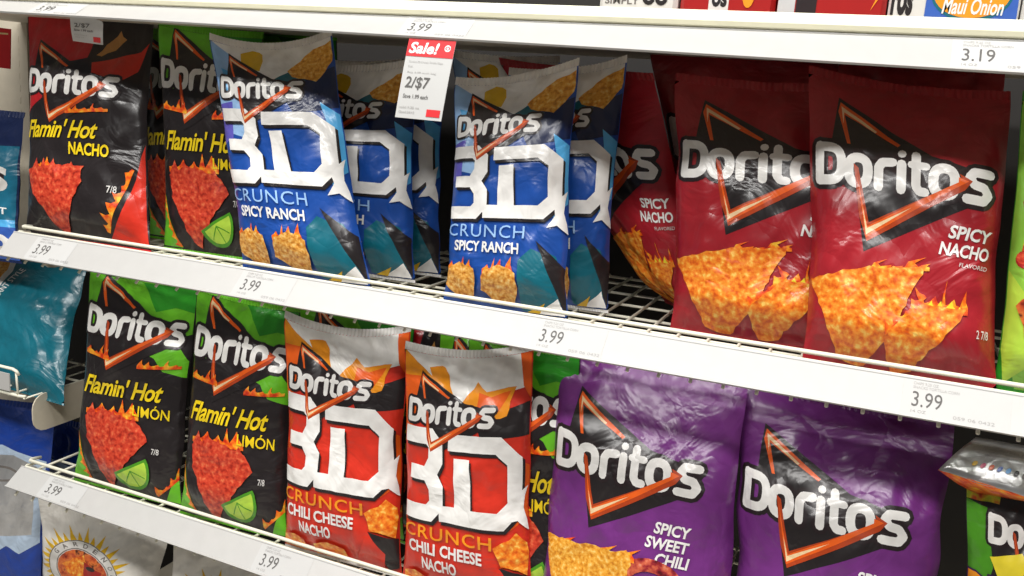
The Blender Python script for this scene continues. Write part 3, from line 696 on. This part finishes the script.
# low shelf, left to right
bag('limon', 'leftmost Flamin\' Hot Limón bag on the low shelf, lime slice above the ticket strip', GL, 'low', 74, 182, (91, 270), (198, 288), seed=21, yb=.055, yt=.075, thick=.028, twist=-.028)
bag('limon', 'Flamin\' Hot Limón bag on the low shelf touching the left orange 3D bag', GL, 'low', 180, 288, (196, 290), (300, 312), seed=22, yb=.055, yt=.08, thick=.028, twist=-.028)
bag('limon', 'green topped bag behind the notched crown of the left orange 3D bag', GL, 'low', 300, 405, (300, 296), (414, 328), seed=23, yb=.17, yt=.19, thick=.03)
bag('limon', 'green topped bag behind the right orange 3D bag', GL, 'low', 425, 530, (440, 330), (546, 350), seed=24, yb=.17, yt=.19, thick=.03)
bag('nacho', 'dark red and black bag corner showing in the gap between the two orange 3D crowns', None, 'low', 370, 455, (378, 312), (456, 334), seed=25, yb=.23, yt=.24, thick=.03)
bag('limon', 'narrow black limon bag squeezed between right orange 3D bag and purple bag', GL, 'low', 470, 578, (468, 338), (580, 356), seed=26, yb=.10, yt=.115, thick=.03)
bag('orange3', 'left orange 3D Crunch Chili Cheese Nacho bag on the low shelf', GO, 'low', 285, 402, (285, 317), (411, 331), seed=27, yb=.052, yt=.07, thick=.034, twist=-.02, sag=.02)
bag('orange3', 'right orange 3D Crunch Chili Cheese Nacho bag on the low shelf', GO, 'low', 402, 534, (405, 348), (533, 350), seed=28, yb=.052, yt=.07, thick=.034, twist=-.02, sag=.014)
bag('purple', 'left purple Spicy Sweet Chili bag with its flavour name and chip visible', GP, 'low', 536, 731, (556, 352), (746, 386), seed=29, yb=.06, yt=.10, thick=.05, fold=.04)
bag('purple', 'right purple Spicy Sweet Chili bag beside the silver topped bag', GP, 'low', 727, 930, (736, 386), (956, 430), seed=30, yb=.075, yt=.12, thick=.05, fold=.04)
r, Fr, nrm, up, side = pouch('dina', 'black bag with a folded silver crown and yellow DINAMITA lettering at the lower right corner', None, 'low', 955, 1092, (966, 478), (1120, 506), seed=32, yb=.07, yt=.085, thick=.03)
# its folded crown shows the silver back of the film
ba = Vector(r.location); c0 = Vector(at(938, 470, .035)); c1 = Vector(at(976, 437, .10)); c2 = Vector(at(1110, 460, .10)); c3 = Vector(at(1100, 520, .035))
nf = (c3-c0).cross(c1-c0).normalized(); V = []; Fc = []; UV = []; n = 24
for j in range(9):
    for i in range(n+1):
        a, b = i/n, j/8; p = c0*(1-a)*(1-b)+c3*a*(1-b)+c1*(1-a)*b+c2*a*b
        V.append(p+nf*(.006*math.sin(b*3.14)*1+.002*math.sin(a*17+b*4)*(1-b))-ba); UV.append((a*.2, b*.07))
for j in range(8):
    for i in range(n): k = j*(n+1)+i; Fc.append([k, k+1, k+n+2, k+n+1])
flap = mesh_obj('folded_crown', V, Fc, pm('silver'), None, r, True, UV)
sm = flap.modifiers.new('film', 'SOLIDIFY'); sm.thickness = .0012
def flapf(x, y): 
    a, b = x, y; p = c0*(1-a)*(1-b)+c3*a*(1-b)+c1*(1-a)*b+c2*a*b
    return p+nf*(.0065*math.sin(b*3.14)+.002*math.sin(a*17+b*4)*(1-b)+.0012)-ba
FS = -1 if (nf.y > 0) else 1
def flap_print(name, polys, m):
    V = []; Fc = []
    for q in polys:
        b = len(V); V += [flapf(x, y)+(nf*0 if FS > 0 else nf*-.0045) for x, y in q]; Fc.append(list(range(b, b+len(q))))
    mesh_obj(name, V, Fc, m, None, flap, False, [(0, 0)]*len(V))
for i, cc in enumerate(('gold', 'pinkdot', 'orange', 'bluedot', 'sky', 'black', 'grey')):
    flap_print('colour_dot', disk(.16+i*.055, .32, .016, .055), pm(cc))
flap_print('small_print', text('Tortilla chips snack 9.25 oz', .12, .66, .5, .74, 0, 0), faint); flap_print('small_print', text('keep cool and dry', .12, .55, .4, .6, 0, 0), faint)
V = []; Fc = []; UV = []
e0, e1 = Fr[-1][0], Fr[-1][-1]
for i in range(n+1):
    a = i/n; p = c0*(1-a)+c3*a; q = Vector(e0*(1-a)+e1*a); q = q+Vector((0, -.018, -.012*(1 if i else 0)))
    V += [p-ba, (p+q)/2+Vector((0, -.004, -.002))-ba, q-ba]; UV += [(a*.2, 0), (a*.2, .02), (a*.2, .04)]
for i in range(n): k = 3*i; Fc += [[k, k+1, k+4, k+3], [k+1, k+2, k+5, k+4]]
o = mesh_obj('crown_front', V, Fc, pm('flame'), None, r, True, UV); sm = o.modifiers.new('film', 'SOLIDIFY'); sm.thickness = .001

# base shelf: cream bags with the sun emblem
bag('sun', 'cream bag with a golden sun emblem under the left end of the low shelf', 'cream sun emblem bags', 'base', 42, 150, (38, 488), (170, 532), seed=41, yb=.09, yt=.10, thick=.03, twist=-.03)
bag('sun', 'second cream bag with a golden sun emblem, right of the first under the low shelf', 'cream sun emblem bags', 'base', 160, 275, (174, 534), (300, 566), seed=42, yb=.09, yt=.10, thick=.03, twist=-.03)

# ------------------------------------------------------------------ the next rack, beyond the left end
def zat(px, py, y): return at(px, py, y)[2]
bag('bluebag', 'teal and navy bag with white script cut off at the upper left edge', None, 'mid', (-92, 248), (22, 262), (-84, 100), (24, 118), seed=51, yb=.12, yt=.13, thick=.03)
bag('teal', 'shiny teal bag with pictured golden chip below the left end of the middle shelf', None, 'mid', (-42, 372), (64, 404), (-50, 235), (91, 256), seed=52, yb=.10, yt=.22, thick=.028)
bag('bluewhite', 'blue and pale grey bag low on the neighbouring rack at the left edge', None, 'base', (-80, 650), (38, 680), (-70, 392), (56, 410), seed=53, yb=.10, yt=.12, thick=.035)
bag('bluewhite', 'small piece of a second blue bag behind the left end of the low shelf', None, 'base', (0, 640), (85, 650), (-20, 405), (84, 428), seed=54, yb=.26, yt=.27, thick=.03)

def plate(name, X, pts, th, m, parent, o0):
    V = []; Fc = []; n = len(pts)
    for dx in (-th/2, th/2): V += [(X+dx-o0[0], y-o0[1], z-o0[2]) for y, z in pts]
    Fc.append(list(range(n))[::-1]); Fc.append([n+k for k in range(n)])
    for k in range(n): Fc.append([k, (k+1) % n, n+(k+1) % n, n+k])
    return mesh_obj(name, V, Fc, m, None, parent, False)
def rounded(y0, y1, z0, z1, r):
    P = []
    for cy, cz, a0 in ((y1-r, z1-r, 0), (y0+r, z1-r, 90), (y0+r, z0+r, 180), (y1-r, z0+r, 270)):
        for k in range(5):
            a = math.radians(a0+k*22.5); P.append((cy+r*math.cos(a), cz+r*math.sin(a)))
    return P
Xm = xline('mid', 22, 0)
plate('shelf_bracket', Xm+.006, rounded(.035, .47, -.098, -.03, .03), .003, steel_m, midshelf, (0, 0, SH['mid'][1]-DECK))
plate('shelf_bracket', .60, rounded(.035, .47, -.098, -.03, .03), .003, steel_m, midshelf, (0, 0, SH['mid'][1]-DECK))
# neighbouring rack: wire basket shelf
p = at(20, 398, .02); XN = float(p[0]); ZN = float(p[2])
r = thing('wire_basket_shelf', 'cream wire basket shelf below the teal bag at the left edge', 'shelf', (XN, .02, ZN))
V, Fc = [], []
for zz, yy in ((.062, -.004), (.004, 0)):
    tube(V, Fc, [(-.9, yy, zz), (-.3, yy, zz), (-.012, yy, zz), (-.003, yy+.001, zz-.004), (0, yy+.004, zz-.012)] if zz > .01 else [(-.9, yy, zz), (0, yy, zz), (.012, yy+.004, zz)], .0034)
for i in range(14): tube(V, Fc, [(-.005-.065*i, -.003, .062), (-.005-.065*i, 0, 0)], .0024, 6)
mesh_obj('basket_front', V, Fc, wire_m, None, r)
V, Fc = [], []
for i in range(20): tube(V, Fc, [(.01-.045*i, 0, 0), (.01-.045*i, .25, 0)], .002, 6)
for yy in (.05, .15, .24): tube(V, Fc, [(-.9, yy, -.003), (.012, yy, -.003)], .0026, 6)
mesh_obj('wire_deck', V, Fc, wire_m, None, r)
V, Fc = box_vf(-.30, -.022, -.006, -.0035, .012, .05); mesh_obj('ticket_holder', V, Fc, strip_m, None, r, False)
plate('shelf_bracket', XN+.022, rounded(.03, .27, ZN-.078, ZN+.004, .03), .003, steel_m, r, (XN, .02, ZN))
# supporting shelf under the upper left bag
zb = float(at(-20, 258, .12)[2])
# upright and end panel
q0, q1 = at(-70, 100, .30), at(29, 100, .30)
V, Fc = box_vf(float(q0[0]), float(q1[0]), .30, .33, -1.36, 1.1)
for k in range(60):
    z = -.6+k*.028; v, f = box_vf(float(q1[0])-.030, float(q1[0])-.026, .2995, .3, z, z+.014)
    b = len(V); V = list(V)+v; Fc = Fc+[[b+i for i in g] for g in f]
o = mesh_obj('rack_upright', V, Fc, steel_m, None, None, False); tag(o, 'beige steel upright panel behind the bags of the neighbouring rack at the left edge', 'rack upright')
c = [at(-14, 26, .11), at(10.5, 29, .11), at(10, 69, .11), at(-14, 66, .11)]
r = thing('price_sign', 'small red price sign against the beige upright at the upper left edge', 'sign', tuple(c[3]))
V = [tuple(x-c[3]) for x in c]+[tuple(x-c[3]+np.array([0, .002, 0])) for x in c]
mesh_obj('sign_face', V, [[0, 3, 2, 1], [4, 5, 6, 7], [0, 1, 5, 4], [1, 2, 6, 5], [2, 3, 7, 6], [3, 0, 4, 7]], redp, None, r, False)
ty = lambda x, y: c[3]*(1-x)*(1-y)+c[2]*x*(1-y)+c[0]*(1-x)*y+c[1]*x*y-c[3]+np.array([0, -.0006, 0])
V = []; Fc = []
for g in [[(.55, .84), (.92, .85), (.92, .89), (.55, .88)]]: b = len(V); V += [ty(*p_) for p_ in g]; Fc.append([b, b+1, b+2, b+3])
mesh_obj('sign_print', V, Fc, hard('sign_yellow', 'f6d9a0', .5), None, r, False)

# ------------------------------------------------------------------ hanging tags
def hang(name, label, cat, pts, panels, thick=.0006, corner=0):
    P = [Vector(p_) for p_ in pts]                                       # TL TR BR BL
    o0 = (P[0]+P[1])/2; r = thing(name, label, cat, tuple(o0))
    fn0 = lambda x, y: P[3]*(1-x)*(1-y)+P[2]*x*(1-y)+P[0]*(1-x)*y+P[1]*x*y-o0
    nn = (P[1]-P[0]).cross(P[3]-P[0]).normalized()
    if nn.y > 0: nn = -nn
    def fn(x, y, o): return fn0(x, y)+nn*o+nn*.0015*math.sin(y*3.1)
    ny = 10; V = []; Fc = []
    for s in (0, -thick):
        for j in range(ny+1):
            y = j/ny; cut = corner*(1-math.sqrt(max(0, 1-((y-.8)/.2)**2))) if y > .8 else 0
            V += [fn(0, y, s), fn(1-cut, y, s)]
    for j in range(ny):
        a = 2*j; Fc.append([a, a+1, a+3, a+2]); a += 2*(ny+1); Fc.append([a, a+2, a+3, a+1])
    k = 2*(ny+1)
    for j in range(ny): Fc += [[2*j, 2*j+2, k+2*j+2, k+2*j], [2*j+1, k+2*j+1, k+2*j+3, 2*j+3]]
    Fc += [[0, k, k+1, 1], [2*ny, 2*ny+1, k+2*ny+1, k+2*ny]]
    card = mesh_obj('card', V, Fc, paper, None, r, False)
    for nm, polys, m, o in panels:
        V = []; Fc = []
        for g in polys:
            for ya in range(ny):
                h = clip_axis(g, 1, (ya+1)/ny, True)
                if h: h = clip_axis(h, 1, ya/ny, False)
                if h: b = len(V); V += [fn(x, y, o) for x, y in h]; Fc.append(list(range(b, b+len(h))))
        mesh_obj(nm, V, Fc, m, None, card, False)
    return r
ring = stroke(arc(.86, .895, .058, .033, 0, 360, 18), .018, caps=False)+disk(.86, .895, .026, .015)
whitep = hard('white_print', 'ffffff', .5)
hang('sale_tag', 'white tag with red Sale! header hanging under the top ticket strip', 'price tag',
    [at(409.5, 38, -.052), at(456.5, 41, -.052), at(441, 121.5, -.078), at(395, 117, -.078)],
    [('red_header', [[(0, .775), (1, .775), (1, .995), (0, .995)]], redp, .0006), ('header_print', text('Sale!', .05, .81, .68, .955, .2, .03)+ring, whitep, .001),
     ('price_print', text('2/$7', .1, .36, .62, .52, .06, .012), ink, .0007), ('saving_print', text('Save 1.99 each', .1, .25, .64, .3, 0, .01), ink, .0007),
     *[('small_print', text(*q), faint, .0007) for q in (('Doritos 3D Crunch Tortilla Chips', .1, .69, .82, .72, 0, 0), ('6 oz.', .1, .635, .2, .665, 0, 0), ('Reg 3.99 each bag', .1, .56, .72, .585, 0, 0), ('valid 9.25 oz.', .06, .12, .5, .15, 0, 0), ('Good 04/12', .06, .06, .4, .09, 0, 0))],
     ('red_block', [[(.66, .04), (.95, .04), (.95, .13), (.66, .13)]], redp, .0007)], .0008)
hang('shelf_tag', 'small curled white tag over the crown of the red nacho bag', 'price tag',
    [at(70, 17, -.046), at(103.5, 19, -.046), at(103, 45, -.010), at(73, 41, -.010)],
    [('price_print', text('2/$7', .12, .62, .6, .8, 0, .01), ink, .0007), ('saving_print', text('Save 1.99 each', .1, .48, .7, .57, 0, .02), ink, .0007),
     *[('small_print', text(*q), faint, .0007) for q in (('Doritos', .1, .3, .5, .36, 0, 0), ('valid 04', .1, .2, .4, .26, 0, 0))],
     ('red_block', [[(.7, .08), (.93, .08), (.93, .3), (.7, .3)]], redp, .0007)], .0008, corner=.25)

# ------------------------------------------------------------------ packets standing on the top shelf
def packet(x0, x1, base, panels, label, h=.17, d=.11):
    A = xline('top', x0, .02); B = xline('top', x1, .02)-.001; z = float(zdeck('top', (A+B)/2))+DECK*0+.0005
    r = thing('snack_packet', label, 'packet', ((A+B)/2, .02, z), 'packets on the top shelf'); w_ = B-A; b = .006
    P = [(-w_/2+b, 0), (w_/2-b, 0), (w_/2, b), (w_/2, d-b), (w_/2-b, d), (-w_/2+b, d), (-w_/2, d-b), (-w_/2, b)]
    V = []; Fc = []
    for zz, s in ((0, .97), (.004, 1), (h-.01, 1), (h, .9)): V += [(x*s, d/2+(y-d/2)*s, zz) for x, y in P]
    for k in range(3):
        for i in range(8): Fc.append([k*8+i, k*8+(i+1) % 8, (k+1)*8+(i+1) % 8, (k+1)*8+i])
    Fc += [list(range(8))[::-1], [24+i for i in range(8)]]
    mats = [hard('packet_'+base, PAL.get(base, base), .35)]; mi = [0]*len(Fc)
    for li, (k_, polys) in enumerate(panels):
        mats.append(hard('packet_'+k_, PAL[k_], .4))
        for q in polys:
            b_ = len(V); V += [(-w_/2+x*w_, -.0004-.0003*li, .03+y*.1) for x, y in q]; Fc.append(list(range(b_, b_+len(q)))); mi.append(li+1)
    mesh_obj('carton', V, Fc, mats, mi, r, False)
    return r
R_ = lambda a, b, c_, d_: [[(a, c_), (b, c_), (b, d_), (a, d_)]]
packet(30, 82, 'tan', [('white', R_(.1, .9, .1, .9))], 'tan packet at the upper left of the top shelf')
packet(596, 674, 'offwhite', [('grey', text('SIMPLY', .08, .14, .52, .24, 0, .02)), ('black', text('oo', .56, .14, .88, .34, 0, .04))], 'white packet with black lettering, leftmost in the row on the top shelf')
packet(676, 771, 'brick', [('offwhite', R_(.31, .52, .02, .9)), ('black', text('os', .34, .14, .5, .34, 0, .04)), ('amber', disk(.72, .3, .06, .16))], 'red packet with a white band on the top shelf')
packet(772, 881, 'brick', [('silver', R_(.01, .17, .02, .9)), ('dark', R_(.18, .37, .02, .9)), ('amber', tess([(.86, .15), (.92, .3), (.96, .5), (.9, .3)]))], 'red packet with grey and black left side on the top shelf')
packet(882, 1013, 'offwhite', [('black', text('ros', .02, .1, .19, .42, 0, .05)), ('bluedot', tess([(.29, .08), (.985, .08), (.97, .9), (.29, .9)])), ('teal', disk(.63, .4, .31, .34, 30)), ('amber', disk(.63, .4, .29, .3, 30)), ('white', text('Maui Onion', .42, .14, .88, .34, .2, .02))], 'white packet with blue panel and yellow oval on the top shelf')
packet(1014, 1110, 'offwhite', [('brick', R_(.4, .9, .2, .9))], 'plain white packet edge at the upper right corner on the top shelf')
